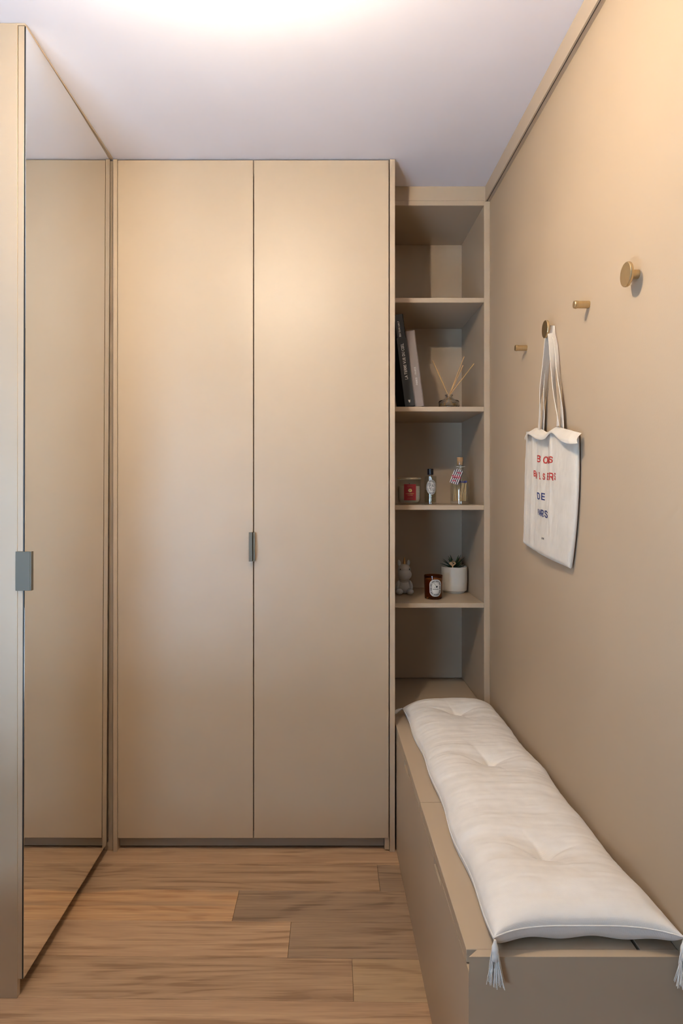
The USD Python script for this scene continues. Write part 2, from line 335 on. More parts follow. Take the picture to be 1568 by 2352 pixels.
# floor: oak planks laid across the room, every plank a board of its own
fl = thing('floor', 'oak plank floor laid across the room', None, (0, 1.2, 0), kind='structure')
obj('subfloor', B(X0, WALL_X, Y0, Y1, -0.08, -0.0145), M['gap'], fl)
TILT = math.radians(-0.9)
edges = [2.2250 + 0.1497 * k for k in range(5, -25, -1)]      # far edges of the rows, at x = 0
joints = {0: [], 1: [0.1817, -1.45], 2: [-0.259, -1.75], 3: [-0.087, -1.30], 4: [0.085, -1.55], 5: [-1.05], -1: [-0.95]}
tones = {(0, 0): 'oak_mid', (1, 0): 'oak_grey', (1, 1): 'oak_mid', (2, 0): 'oak_grey', (2, 1): 'oak_sap', (3, 0): 'oak_grey', (3, 1): 'oak_mid', (4, 0): 'oak_pale', (4, 1): 'oak_mid', (5, 0): 'oak_mid'}
planks = []
for k in range(len(edges) - 1):
    row = k - 5
    y1, y0 = edges[k + 1] * 0 + edges[k], edges[k] - 0.1497
    # row 1 lies between 2.225 and 2.077; rows are counted towards the camera
    row = round((2.2250 - y1) / 0.1497) + 1
    js = joints.get(row)
    if js is None:
        r = random.Random(row * 13 + 5); js = sorted([r.uniform(-0.9, 0.4), r.uniform(-2.1, -1.3)], reverse=True)
    cuts = [WALL_X + 0.2] + sorted(js, reverse=True) + [X0 - 0.2]
    for q in range(len(cuts) - 1):
        planks.append((row, q, cuts[q + 1], cuts[q], y0, y1))
clip = sbox(X0 + .001, Y0 + .001, WALL_X - .001, Y1 - .001)
planks.sort(key=lambda p: (abs(p[0] - 3), p[1]))
for row, q, xa, xb, ya, yb in planks:
    g = 0.00035
    poly = affinity.rotate(sbox(xa + g, ya + g, xb - g, yb - g), math.degrees(TILT), origin=(0, 2.225)).intersection(clip)
    if poly.is_empty or poly.area < 1e-4 or poly.geom_type != 'Polygon': continue
    lo = np.array(poly.exterior.coords)[:-1]; hi = np.array(poly.buffer(-0.0006, join_style=2).exterior.coords)[:-1]
    pts = np.vstack([np.c_[lo, np.full(len(lo), -0.0140)], np.c_[lo, np.full(len(lo), -0.0006)], np.c_[hi, np.full(len(hi), 0.0)]])
    r = random.Random(row * 31 + q)
    obj('plank', trimesh.Trimesh(pts).convex_hull, M[tones.get((row, q)) or r.choice(['oak_mid', 'oak_grey', 'oak_pale', 'oak_sap'])], fl)

# ------------------------------------------------------------------ ceiling lamp (just above the picture)
lp = thing('ceiling_lamp', 'small bare bulb lamp on the ceiling above the picture', 'lamp', (LAMP_POS[0], LAMP_POS[1], 2.20))
obj('rose', lathe([(0, 2.388), (.045, 2.388), (.048, 2.392), (.048, CEIL), (0, CEIL)], (LAMP_POS[0], LAMP_POS[1], 0)), M['lamp_white'], lp, 30)
obj('socket', lathe([(0, 2.300), (.012, 2.300), (.014, 2.304), (.014, 2.388), (0, 2.388)], (LAMP_POS[0], LAMP_POS[1], 0), 24), M['lamp_white'], lp, 30)
LAMP_R = 0.015
sl = UsdLux.SphereLight.Define(stage, str(lp.GetPath()) + '/bulb')
sl.AddTranslateOp().Set((0, 0, LAMP_POS[2] - 2.20)); sl.CreateRadiusAttr(LAMP_R)
sl.CreateIntensityAttr(LAMP_POWER / (4 * math.pi * LAMP_R ** 2) / math.pi); sl.CreateColorAttr(LAMP_COLOR)

# ------------------------------------------------------------------ the bed beside the camera, its white linen in the sun
bd = thing('bed', 'low bed with white linen to the left of the camera', 'bed', (-0.95, -0.1, 0))
obj('bed_base', cbox(-1.62, -0.30, -1.15, 0.84, 0.06, 0.26, .004), M['white_wall'], bd)
obj('mattress', cbox(-1.64, -0.29, -1.18, 0.86, 0.262, 0.46, .03), M['linen'], bd)
obj('duvet', cbox(-1.90, -0.22, -1.2, 0.885, 0.40, 0.522, .03), M['linen'], bd)
for lx in (-1.55, -.37):
    for ly in (-1.0, .76): obj('leg', cbox(lx - .03, lx + .03, ly - .03, ly + .03, 0, .06), M['plinth'], bd)

# ------------------------------------------------------------------ wardrobe
wd = thing('wardrobe', 'tall beige fitted wardrobe with two flat doors, at the back', 'wardrobe', (-0.24, 2.6, 0))
DB, DT = 0.048, 2.397
d1 = obj('door', cbox(-0.7103, -0.2413, 2.300, 2.319, DB, DT, .0012), M['paint'], wd, label='left wardrobe door')
d2 = obj('door', cbox(-0.2383, 0.2285, 2.300, 2.319, DB, DT, .0012), M['paint'], wd, label='right wardrobe door')
def edge_pull(x0, x1, lip0, lip1, parent):
    obj('handle', join(cbox(lip0, lip1, 2.2780, 2.2805, 1.009, 1.109, .0006), cbox(x0, x1, 2.2800, 2.3000, 1.009, 1.109, .0005)), M['pull'], parent, label='grey-green metal edge pull')
edge_pull(-0.2435, -0.2418, -0.2535, -0.2418, d1)
edge_pull(-0.2378, -0.2361, -0.2385, -0.2325, d2)
obj('side_panel', cbox(0.2322, 0.2504, 2.300, 2.933, 0.0, 2.4005, .0010), M['paint'], wd)
obj('side_panel', cbox(-0.7265, -0.7118, 2.300, 2.930, 0.0, 2.4005, .0010), M['paint'], wd)
obj('filler_strip', cbox(-0.7600, -0.7267, 2.312, 2.328, 0.0, 2.4005), M['paint'], wd)
obj('carcass', B(-0.7115, 0.2315, 2.345, 2.930, 0.05, 2.394), M['gap'], wd, label='dark inside of the wardrobe')
obj('top_rail', cbox(-0.7115, 0.2315, 2.322, 2.342, 2.36, 2.3995), M['paint'], wd)
obj('plinth', cbox(-0.7115, 0.2150, 2.330, 2.345, 0.006, 0.052), M['plinth'], wd)
obj('foot', cbox(0.2150, 0.2310, 2.307, 2.33, 0.004, 0.047), M['paint'], wd)

# ------------------------------------------------------------------ mirrored cabinet at the left
mc = thing('mirror_cabinet', 'tall cabinet with a full-height mirror door, at the left', 'cabinet', (-1.05, 1.95, 0))
obj('side_panel', cbox(-1.36, -0.7520, 1.635, 1.651, 0.0, 2.4005, .0006), M['paint'], mc)
obj('carcass', B(-1.34, -0.7640, 1.656, 2.286, 0.06, 2.392), M['gap'], mc, label='dark inside of the mirrored cabinet')
obj('plinth', cbox(-1.34, -0.790, 1.652, 2.29, 0.0, 0.060), M['plinth'], mc)
def tilted(m):
    """The door hangs a few millimetres out of plumb: further left at the floor."""
    v = np.array(m.vertices); v[:, 0] += (v[:, 2] - 2.4) * 0.0026
    return trimesh.Trimesh(v, m.faces, process=False)
dm = obj('door', tilted(cbox(-0.7508, -0.7354, 1.6370, 2.288, 0.046, 2.3965, .0010)), M['paint'], mc, label='beige door that carries the mirror')
obj('mirror_backing', tilted(cbox(-0.7352, -0.7326, 1.6372, 2.2875, 0.0462, 2.3950, .0002)), M['mirror_edge'], dm, label='black edge of the mirror pane')
obj('mirror_pane', tilted(B(-0.73265, -0.7315, 1.6385, 2.2872, 0.0470, 2.3945)), M['mirror'], dm, label='clear full-height mirror pane')
obj('handle', tilted(join(cbox(-0.7525, -0.7165, 1.6335, 1.6355, 1.0040, 1.1005, .0005), cbox(-0.7165, -0.7130, 1.6335, 1.6455, 1.0040, 1.1005, .0006), cbox(-0.7525, -0.7380, 1.6353, 1.6368, 1.0040, 1.1005, .0003))),
    M['pull'], dm, label='grey-green metal plate pull')
tp = np.array([(-0.80, 1.636), (-0.7335, 1.636), (-0.7255, 2.296), (-0.80, 2.296)])
obj('top_filler', trimesh.creation.extrude_polygon(Polygon(tp), 0.0050, engine='earcut').apply_translation([0, 0, 2.3972]), M['paint'], mc)

# ------------------------------------------------------------------ open shelf unit in the corner
su = thing('shelf_unit', 'narrow open shelf unit of beige boards in the corner', 'shelf', (0.44, 2.72, 0.431))
YF, YB = 2.509, 2.912
obj('back_panel', cbox(0.2515, 0.628, YB, YB + .018, 0.4325, 2.348), M['paint'], su)
obj('side_panel', cbox(0.2515, 0.268, YF, YB, 0.4325, 2.348), M['paint'], su)
obj('side_panel', cbox(0.6090, 0.6317, YF, YB, 0.4325, 2.3495), M['paint'], su)
obj('top_panel', cbox(0.268, 0.6090, YF, YB, 2.330, 2.3485), M['paint'], su)
obj('header', cbox(0.2508, 0.6316, YF, YF + .018, 2.3489, 2.4026, .0004), M['paint'], su)
SH = [1.9814, 1.570, 1.198, 0.828]
for h in SH:
    obj('shelf', cbox(0.2683, 0.6087, YF, YB, h - .0182, h, .0009), M['paint'], su)

# ------------------------------------------------------------------ bench
bn = thing('storage_bench', 'long low beige storage bench along the right wall', 'bench', (0.44, 1.9, 0))
BT = 0.431
fp = man(extrude(Polygon([(.256, 1.1640), (.256, 2.90), (.274, 2.90), (.274, 1.1820)]), .4050))
for ya in (1.444, 2.000):
    fp = fp - man(trimesh.creation.box(bounds=[(.25, ya, .3900), (.30, ya + .086, .42)]))
obj('front_panel', tri(fp), M['paint'], bn)
obj('end_panel', extrude(Polygon([(.2562, 1.1639), (.6315, 1.1639), (.6315, 1.1819), (.2742, 1.1819)]), .4318), M['paint'], bn)
obj('lid', cbox(.2560, .5600, 1.1845, 1.7455, .4072, BT, .0010), M['paint'], bn)
obj('lid', cbox(.2560, .5600, 1.7480, 2.4990, .4072, BT, .0010), M['paint'], bn)
obj('rear_strip', cbox(.5660, .6315, 1.1845, 2.4990, .4072, BT, .0010), M['paint'], bn)
obj('base_board', cbox(.2520, .6315, 2.4994, 2.930, .4072, BT, .0003), M['paint'], bn)
obj('inner_box', B(.2750, .6310, 1.1830, 2.90, .0, .3960), M['gap'], bn, label='dark inside of the bench')

# ------------------------------------------------------------------ seat cushion
def outline(u, v):
    """u across -1..1, v along -1 (near) .. 1 (far)."""
    xc, hw = 0.463, 0.166
    yn = 1.153 + 0.030 * (1 - np.abs(u) ** 3.5)
    yf = 2.470 - 0.022 * (np.abs(u) ** 6) - 0.012 * (1 - u) * 0.5 + 0.010 * np.cos(u * 2.5)
    y = yn + (yf - yn) * (v + 1) / 2
    pinch = 0.006 * (1 - np.abs(v) ** 10) + 0.0035 * np.sin(y * 19.0 + 0.6) * (1 - np.abs(v) ** 6)
    x = xc + u * (hw - pinch) - 0.006 * (v > 0) * v ** 2
    return x, y
NU, NV = 121, 421
uu, vv = np.meshgrid(np.sin(np.linspace(-1, 1, NU) * np.pi / 2) * .35 + np.linspace(-1, 1, NU) * .65, np.sin(np.linspace(-1, 1, NV) * np.pi / 2) * .2 + np.linspace(-1, 1, NV) * .8, indexing='ij')
cx_, cy_ = outline(uu, vv)
du, dv = (1 - np.abs(uu)) * 0.166, (1 - np.abs(vv)) * 0.655
prof = lambda d, w: np.sqrt(np.clip(1 - (1 - np.clip(d / w, 0, 1)) ** 2, 0, 1))
pil = prof(du, 0.100) * prof(dv, 0.115)
seam = 0.452 + 0.020 * np.exp(-(1 + vv) * 0.655 / 0.06) + 0.004 * np.sin(cy_ * 11)
TUFTS = [(0.468, 1.4055), (0.4716, 1.874), (0.463, 2.305)]
top = seam + 0.049 * pil
P3 = np.stack([cx_, cy_, np.zeros_like(cx_)], -1)
wr = meshkit.fbm(P3 * np.array([5, 26, 1]), 3, 3) - 0.5
wr2 = meshkit.fbm(P3 * np.array([14, 9, 1]), 3, 8) - 0.5
edge_w = np.exp(-du / 0.05)
top = top + pil * (wr * (0.007 + 0.013 * edge_w) + wr2 * 0.007)
for tx, ty in TUFTS:
    dx, dy = cx_ - tx, cy_ - ty
    r = np.hypot(dx, dy)
    top -= pil * (0.028 * np.exp(-(r / 0.030)) + 0.010 * np.exp(-(r / 0.09) ** 2))
    bow = dy - 0.35 * np.abs(dx) ** 1.2 * np.sign(1)
    top -= pil * 0.0095 * np.exp(-(np.abs(bow) / 0.011)) * np.exp(-np.abs(dx) / 0.06)
    bow2 = dx + 0.3 * dy
    top -= pil * 0.006 * np.exp(-(np.abs(bow2) / 0.010)) * np.exp(-np.abs(dy) / 0.05)
bot = np.maximum(0.4322, seam - 0.030 * pil ** 0.8 - 0.012 * prof(dv, 0.02) * prof(du, 0.02))
bot += np.where((vv < -0.9), 0.003 * (1 + np.sin(cx_ * 55)) * prof(dv, .03), 0)
edge = np.zeros_like(seam, bool); edge[0] = edge[-1] = True; edge[:, 0] = edge[:, -1] = True
top[edge] = seam[edge]; bot[edge] = seam[edge]
cu = thing('bench_cushion', 'long ecru cotton seat cushion with tufts and tassels on the bench', 'cushion', (0.463, 1.81, BT))
obj('cover', grid_closed(np.stack([cx_, cy_, top], -1), np.stack([cx_, cy_, bot], -1)), M['cushion'], cu, True)
loop = np.vstack([np.stack([cx_, cy_, seam], -1)[:, 0], np.stack([cx_, cy_, seam], -1)[-1, 1:], np.stack([cx_, cy_, seam], -1)[::-1, -1][1:], np.stack([cx_, cy_, seam], -1)[0, ::-1][1:]])
obj('piping', tube(loop[::2], 0.0014, 6), M['cushion'], cu, True)
for tx, ty in TUFTS:
    i = np.argmin((cx_ - tx) ** 2 + (cy_ - ty) ** 2); zt = top.ravel()[i]
    obj('tuft_stitch', tube([(tx - .009, ty + .003, zt + .0022), (tx - .003, ty, zt + .0012), (tx + .003, ty - .001, zt + .0012), (tx + .008, ty + .002, zt + .0022)], 0.0011, 6), M['tassel'], cu, True)
def tassel(base, length, spread, seed, lie=None):
    """A knotted cord tassel hanging from base; lie = direction when it lies on the bench."""
    r = np.random.default_rng(seed); parts = []
    d = np.array([0, 0, -1.0]) if lie is None else np.array(lie, float) / np.linalg.norm(lie)
    a = np.cross(d, [0.3, 1, 0.1]); a /= np.linalg.norm(a); b = np.cross(d, a)
    base = np.array(base, float)
    prof_ = [(0.0, .0022), (.006, .0034), (.012, .0056), (.018, .0062), (.022, .0050), (.026, .0052), (.034, .0072)]
    parts.append(tube([base + d * s for s, _ in prof_], [q for _, q in prof_], 12))
    for k in range(64):
        an, rad = r.uniform(0, 2 * np.pi), math.sqrt(r.uniform(0.02, 1))
        o1, o2 = 0.0058 * rad, spread * rad * r.uniform(0.75, 1.15)
        ln = length * r.uniform(0.88, 1.03)
        wob = r.normal(0, 0.0012, 2)
        pts = []
        for s in np.linspace(0, 1, 6):
            q = .018 + (ln - .018) * s
            rr = o1 + (o2 - o1) * s ** 1.4
            pts.append(base + d * q + a * (rr * math.cos(an) + wob[0] * math.sin(s * 5)) + b * (0.6 * rr * math.sin(an) + wob[1] * math.sin(s * 4)))
        parts.append(tube(pts, 0.00075, 5))
    return join(*parts)
s0 = [tuple(np.stack([cx_, cy_, seam], -1)[i, j]) for i, j in ((0, 0), (-1, 0), (0, -1))]
obj('tassel', tassel((s0[0][0] + .001, s0[0][1] - .004, s0[0][2] - .001), 0.079, 0.017, 1), M['tassel'], cu, True, label='white thread tassel on the near left corner')
obj('tassel', tassel((s0[1][0] - .004, s0[1][1] - .004, s0[1][2] - .001), 0.082, 0.016, 2), M['tassel'], cu, True, label='white thread tassel on the near right corner')
obj('tassel', tassel((s0[2][0] - .001, s0[2][1] - .001, s0[2][2]), 0.040, 0.008, 3, (-0.8, -0.15, -0.35)), M['tassel'], cu, True, label='small tassel on the far left corner')

# ------------------------------------------------------------------ brass wall hooks
def x_lathe(profile, n=48):
    """Profile (r, distance from the wall): axis along -x."""
    m = lathe(profile, n=n); m.apply_transform(rotm(-math.pi / 2, [0, 1, 0])); return m
HK = 1.690
def to_world(m, loc): m.apply_translation(loc); return m
kn = thing('coat_hook', 'round brass wall knob with nothing on it, nearest the camera', 'coat hook', (WALL_X, 1.331, HK - .007), 'round brass knobs')
disc = [(0, .0190), (.0180, .0190), (.0235, .0195), (.0247, .0205), (.0250, .0222), (.0248, .0240), (.0240, .0256), (.0230, .0262), (0, .0262)]
obj('disc', to_world(x_lathe(disc, 72), (WALL_X, 1.331, HK - .007)), M['brass'], kn, 25)
obj('stem', to_world(x_lathe([(0, 0), (.0090, 0), (.0092, .001), (.0092, .0188), (0, .0188)]), (WALL_X, 1.331, HK - .007)), M['brass'], kn, 30)
dup(kn, 'coat_hook', (WALL_X, 1.815, HK + .002), 'round brass wall knob that the cotton bag hangs from', 'round brass knobs')
pg = thing('coat_peg', 'short brass wall peg between the two round knobs', 'coat hook', (WALL_X, 1.577, HK + .002), 'brass pegs')
obj('peg', to_world(x_lathe([(0, 0), (.0085, 0), (.0088, .001), (.0088, .0285), (0, .0285)]), (WALL_X, 1.577, HK + .002)), M['brass'], pg, 30)
obj('collar', to_world(x_lathe([(0, .0286), (.0084, .0286), (.0084, .0292), (.0096, .0296), (.0098, .0315), (.0094, .0332), (.0088, .0336), (.0088, .0352), (.0082, .0360), (0, .0360)]), (WALL_X, 1.577, HK + .002)), M['brass'], pg, 30)
dup(pg, 'coat_peg', (WALL_X, 2.059, HK + .004), 'short brass wall peg furthest back, beyond the bag', 'brass pegs')

# ------------------------------------------------------------------ tote bag
TL, TR, BL, BR = np.array([2.025, 1.432]), np.array([1.622, 1.392]), np.array([2.050, 1.088]), np.array([1.668, 1.054])
def bag_yz(s, t):
    s, t = np.asarray(s, float), np.asarray(t, float)
    p = (1 - s)[..., None] * ((1 - t)[..., None] * TL + t[..., None] * BL) + s[..., None] * ((1 - t)[..., None] * TR + t[..., None] * BR)
    bul = 4 * t * (1 - t)
    p[..., 0] += -0.020 * bul * s * s + 0.002 * bul * (1 - s)
    p[..., 1] += -0.004 * np.sin(np.pi * s) * t
    return p
def bag_x(s, t):
    """Front cloth: distance out from the wall, with hanging folds."""
    s, t = np.asarray(s, float), np.asarray(t, float)
    e = np.clip(np.minimum(np.minimum(s, 1 - s) / 0.06, (1 - t) / 0.06), 0, 1); e = np.sqrt(np.clip(1 - (1 - e) ** 2, 0, 1))
    th = 0.0075 + 0.009 * np.sin(np.pi * np.clip(s, 0, 1)) ** 0.6 * (0.5 + 0.5 * t)
    f = 0.0030 * np.exp(-((s - 0.24 - .03 * t) / 0.026) ** 2) * (1 - .5 * t) - 0.0030 * np.exp(-((s - 0.31 - .02 * t) / 0.03) ** 2)
    f += 0.0042 * np.exp(-((s - 0.60 - .09 * t) / 0.022) ** 2) * np.clip(1.1 - t, 0, 1) - 0.0045 * np.exp(-((s - 0.50 - .06 * t) / 0.05) ** 2) * np.clip(1.2 - t, 0, 1)
    f += 0.0022 * np.exp(-((s - 0.12) / 0.02) ** 2) - 0.003 * np.exp(-(((s - .46) / .07) ** 2 + ((t - .16) / .08) ** 2)) - 0.003 * np.exp(-(((s - .42) / .05) ** 2 + ((t - .74) / .1) ** 2))
    p = np.stack([s * 7, t * 3.0, np.zeros_like(s)], -1)
    f += 0.005 * (meshkit.fbm(p, 3, 21) - .5) + 0.0022 * (meshkit.fbm(p * 4, 2, 5) - .5)
    return WALL_X - 0.0085 - e * (th + f)
S, T = np.meshgrid(np.linspace(0, 1, 141), np.linspace(0, 1, 121), indexing='ij')
yz = bag_yz(S, T)
front = np.stack([bag_x(S, T), yz[..., 0], yz[..., 1]], -1)
back = front.copy(); back[..., 0] = WALL_X - 0.0025 - 0.003 * (1 - np.clip(np.minimum(np.minimum(S, 1 - S), 1 - T) / .03, 0, 1))
tb = thing('tote_bag', 'off-white cotton bag with red and blue lettering hanging on the wall', 'bag', (0.615, 1.82, 1.05))
obj('body', grid_closed(front, back), M['canvas'], tb, True)
# hem folded over at the top: a wavy band that stands off the front
def from_px(px, y, x):      # metres along the wall and up, from the sketch of the hem
    d = x * F_PX / (px - VP[0]); return d, EYE + (VP[1] - y) * d / F_PX
up = [from_px(*q, .607) for q in ((1207, 995), (1214, 990), (1224, 983), (1233, 984), (1244, 989), (1252, 993), (1258, 989), (1266, 983), (1272, 980.5), (1284, 983), (1300, 987), (1319, 995))]
lo = [from_px(*q, .600) for q in ((1207, 1011), (1211, 1000), (1217, 998), (1230, 1006), (1241, 1010), (1251, 1006.5), (1257, 999), (1263, 995), (1279, 1005), (1298, 1016), (1308, 1019), (1319, 1018))]
up, lo = spline(up, 90), spline(lo, 90)
rows = []
for k, q in enumerate(np.linspace(0, 1, 9)):
    p = up * (1 - q) + lo * q
    x = WALL_X - 0.018 - 0.016 * math.sin(q * 1.9) - 0.003 * np.sin(np.linspace(0, 9, 90)) * q
    x = np.where(np.linspace(0, 1, 90) > .94, x + (np.linspace(0, 1, 90) - .94) / .06 * .010, x)
    rows.append(np.stack([x, p[:, 0], p[:, 1]], -1))
rows = np.array(rows)
inner = rows.copy(); inner[..., 0] += 0.0016
obj('folded_hem', grid_closed(rows, inner), M['canvas'], tb, 60)
def strap(pts, wid, twist, seed):
    c = spline(pts, 60); s = np.linspace(0, 1, len(c))
    w_ = np.interp(s, np.linspace(0, 1, len(wid)), wid)
    an = np.interp(s, np.linspace(0, 1, len(twist)), np.radians(twist))
    d = np.stack([np.sin(an), np.cos(an), np.zeros_like(an)], -1)
    return ribbon(c, d, w_, 0.0018)
KT = HK + .002 + .0092 + .0012
f1 = [(.6100, 1.878, 1.418), (.6100, 1.872, 1.440), (.609, 1.862, 1.500), (.611, 1.842, 1.575), (.6135, 1.826, 1.640), (.6150, 1.8195, 1.685)]
f2 = [(.6095, 1.722, 1.418), (.6095, 1.726, 1.442), (.609, 1.742, 1.500), (.611, 1.766, 1.590), (.6140, 1.788, 1.655), (.6165, 1.8030, 1.690)]
arc = [(.6170, 1.815 + .0108 * math.cos(a), HK + .002 + .0108 * math.sin(a)) for a in np.linspace(0.5, math.pi - .5, 7)]
obj('handle', strap(f1 + arc[0:7] + f2[::-1], [.022, .024, .016, .014, .015, .014, .015, .018, .022, .026], [5, 14, 50, 60, 75, 88, 72, 48, 35, 8], 1), M['canvas'], tb, 50, label='front carrying strap')
b1 = [(.6215, 1.886, 1.395), (.6225, 1.880, 1.430), (.6225, 1.872, 1.480), (.623, 1.850, 1.575), (.6245, 1.832, 1.640), (.6255, 1.8225, 1.685)]
b2 = [(.6205, 1.722, 1.395), (.6220, 1.727, 1.436), (.6220, 1.738, 1.500), (.6230, 1.764, 1.590), (.6245, 1.786, 1.655), (.6255, 1.8035, 1.690)]
arc2 = [(.6260, 1.815 + .0108 * math.cos(a), HK + .002 + .0108 * math.sin(a)) for a in np.linspace(0.5, math.pi - .5, 7)]
obj('handle', strap(b1 + arc2 + b2[::-1], [.028, .032, .022, .013, .010, .010, .011, .016, .026, .032], [4, 8, 40, 62, 80, 88, 72, 38, 10, 4], 2), M['canvas'], tb, 50, label='rear carrying strap')
def bag_letter(ch, px, pw, y0, y1, mat, parts, slant=0.0):
    """One printed letter: centre and width along the wall, bottom and top heights; laid on the cloth."""
    m = meshkit.text_mesh(ch, 0.02, 0.0004, True); b = m.bounds
    m = sub(m, 0.004); v = np.array(m.vertices)
    u = (v[:, 0] - (b[0, 0] + b[1, 0]) / 2) / (b[1, 0] - b[0, 0]); q = (v[:, 1] - b[0, 1]) / (b[1, 1] - b[0, 1])
    y = px - u * pw - slant * (q - .5); z = y0 + (y1 - y0) * q + (y - px) * 0.10
    # find (s, t) on the cloth
    s, t = np.clip((2.03 - y) / .40, 0, 1), np.clip((1.43 - z) / .35, 0, 1)
    for _ in range(12):
        p = bag_yz(s, t); s = s + (p[:, 0] - y) / .40; t = t + (p[:, 1] - z) / .345
    x = bag_x(s, t) - 0.0005 - v[:, 2]
    parts.append(trimesh.Trimesh(np.stack([x, y, z], 1), m.faces, process=False))
def word(items, mat, name, **kw):
    ps = []
    for it in items: bag_letter(*it[:1], it[1], it[2], it[3], it[4], mat, ps, it[5] if len(it) > 5 else 0.0)
    for p in ps:
        if p.volume < 0: p.invert()
    obj(name, join(*ps), mat, tb, **kw)
def at(x0, x1, y0, y1, X=.607):     # a letter seen between these columns and rows of the photograph, on the bag's cloth
    a, b = X * F_PX / (x0 - VP[0]), X * F_PX / (x1 - VP[0]); m = (a + b) / 2
    return m, abs(a - b), EYE + (VP[1] - y1) * m / F_PX, EYE + (VP[1] - y0) * m / F_PX
word([('B', *at(1228.7, 1238.2, 1045.5, 1061.5)), ('O', *at(1242.5, 1250.4, 1048.5, 1064.5)), ('N', *at(1251.4, 1258.2, 1049, 1064.5)), ('S', *at(1259.5, 1266.6, 1048, 1063))], M['red_ink'], 'lettering', label='red printed word BONS')
word([('B', *at(1222.8, 1225.6, 1080.5, 1094.5)), ('A', *at(1225.4, 1230.3, 1084, 1099.5)), ('I', *at(1236, 1238.2, 1085, 1101), -.008), ('S', *at(1242.8, 1246.7, 1087, 1102)), ('E', *at(1250.6, 1255.8, 1086.2, 1102.5)), ('R', *at(1260.5, 1269, 1085.8, 1103)), ('S', *at(1271, 1274.2, 1085.8, 1102.5))], M['red_ink'], 'lettering', label='red printed word BAISERS')
word([('D', *at(1232.9, 1238.5, 1131.3, 1147.3)), ('E', *at(1241.3, 1247.2, 1132.5, 1148.7))], M['blue_ink'], 'lettering', label='blue printed word DE')
word([('P', *at(1233, 1234.4, 1169, 1182)), ('A', *at(1234.9, 1240.8, 1170, 1184.5)), ('R', *at(1241, 1245.8, 1171, 1187)), ('I', *at(1246.3, 1247.0, 1172, 1187)), ('S', *at(1248.6, 1256.3, 1172.5, 1189.5))], M['blue_ink'], 'lettering', label='blue printed word PARIS')
word([('Z', *at(1242, 1244.4, 1234.2, 1238.2)), ('d', *at(1244.8, 1247.3, 1234.6, 1239.0))], M['grey_ink'], 'lettering', label='tiny dark mark near the bottom')

# ------------------------------------------------------------------ books
def book(name, label, x, thick, height, depth, lean, mat, y0):
    """Leans to the left about its lower left edge; spine towards the camera."""
    z0 = SH[1] + .0004
    th = thing(name, label, 'book', (x, y0, z0))
    R = rotm(-lean, [0, 1, 0], [x, y0, z0])
    def put(m): m.apply_transform(R); return m
    ca = 0.0028
    prof_ = [(x, y0 + .004), (x + .004, y0), (x + thick - .004, y0), (x + thick, y0 + .004), (x + thick, y0 + depth), (x + thick - ca, y0 + depth), (x + thick - ca, y0 + ca), (x + ca, y0 + ca), (x + ca, y0 + depth), (x, y0 + depth)]
    m = extrude(Polygon(prof_), height); m.apply_translation([0, 0, z0])
    obj('cover', put(m), mat, th)
    obj('page_block', put(cbox(x + ca, x + thick - ca, y0 + ca, y0 + depth - .004, z0 + .003, z0 + height - .003, .0003)), M['page'], th)
    return th, put, (x + thick / 2, y0, z0)
LEAN = math.radians(7.3)
def spine_text(s, h, center, zc, width, put, bold=False, off=0.0):
    m = text(s, h, 0.0003, bold, width); b = m.bounds; m.apply_translation([0, -(b[0, 1] + b[1, 1]) / 2, 0])
    m.apply_transform(rotm(math.pi / 2, [0, 0, 1]))        # reads upwards
    return put(face_front(m, (center[0] + off, center[1] - .0001, center[2] + zc)))
bk, put, c = book('tall_book', 'tall black photo book leaning left on the second shelf down', 0.3130, 0.0365, 0.352, 0.255, LEAN, M['book_black'], 2.520)
obj('spine_band', put(cbox(0.3130 - .0003, 0.3130 + .0368, 2.5192, 2.5600, c[2] + .001, c[2] + .262, .0005)), M['book_band'], bk, label='slightly glossier lower band of the jacket')
c = (c[0], 2.5190, c[2])
obj('title', spine_text('LA TERRE VUE DU CIEL', 0.0100, c, .172, .137, put, True), M['print_white'], bk, label='white title LA TERRE VUE DU CIEL')
obj('edition_line', spine_text('ÉDITION 2017', 0.0058, (c[0], 2.5200, c[2]), .296, .060, put, True, -.004), M['print_white'], bk, label='white line ÉDITION 2017')
em = Polygon([(-.004, .006), (-.0025, .0035), (.0025, .0035), (.004, .006), (.0035, -.001), (.0015, -.0065), (-.0015, -.0065), (-.0035, -.001)])
obj('emblem', put(face_front(extrude(em, .0003), (c[0], 2.5189, c[2] + .021))), M['print_white'], bk, label='small white publisher mark')
gb, put, c = book('grey_book', 'shorter grey book leaning on the black one', 0.3130 + .0372 / math.cos(LEAN) + .0004, 0.0355, 0.290, 0.235, LEAN, M['book_grey'], 2.522)
obj('title', spine_text('PARIS - PARIS', 0.0062, c, .117, .068, put), M['print_white'], gb, label='white title PARIS - PARIS')

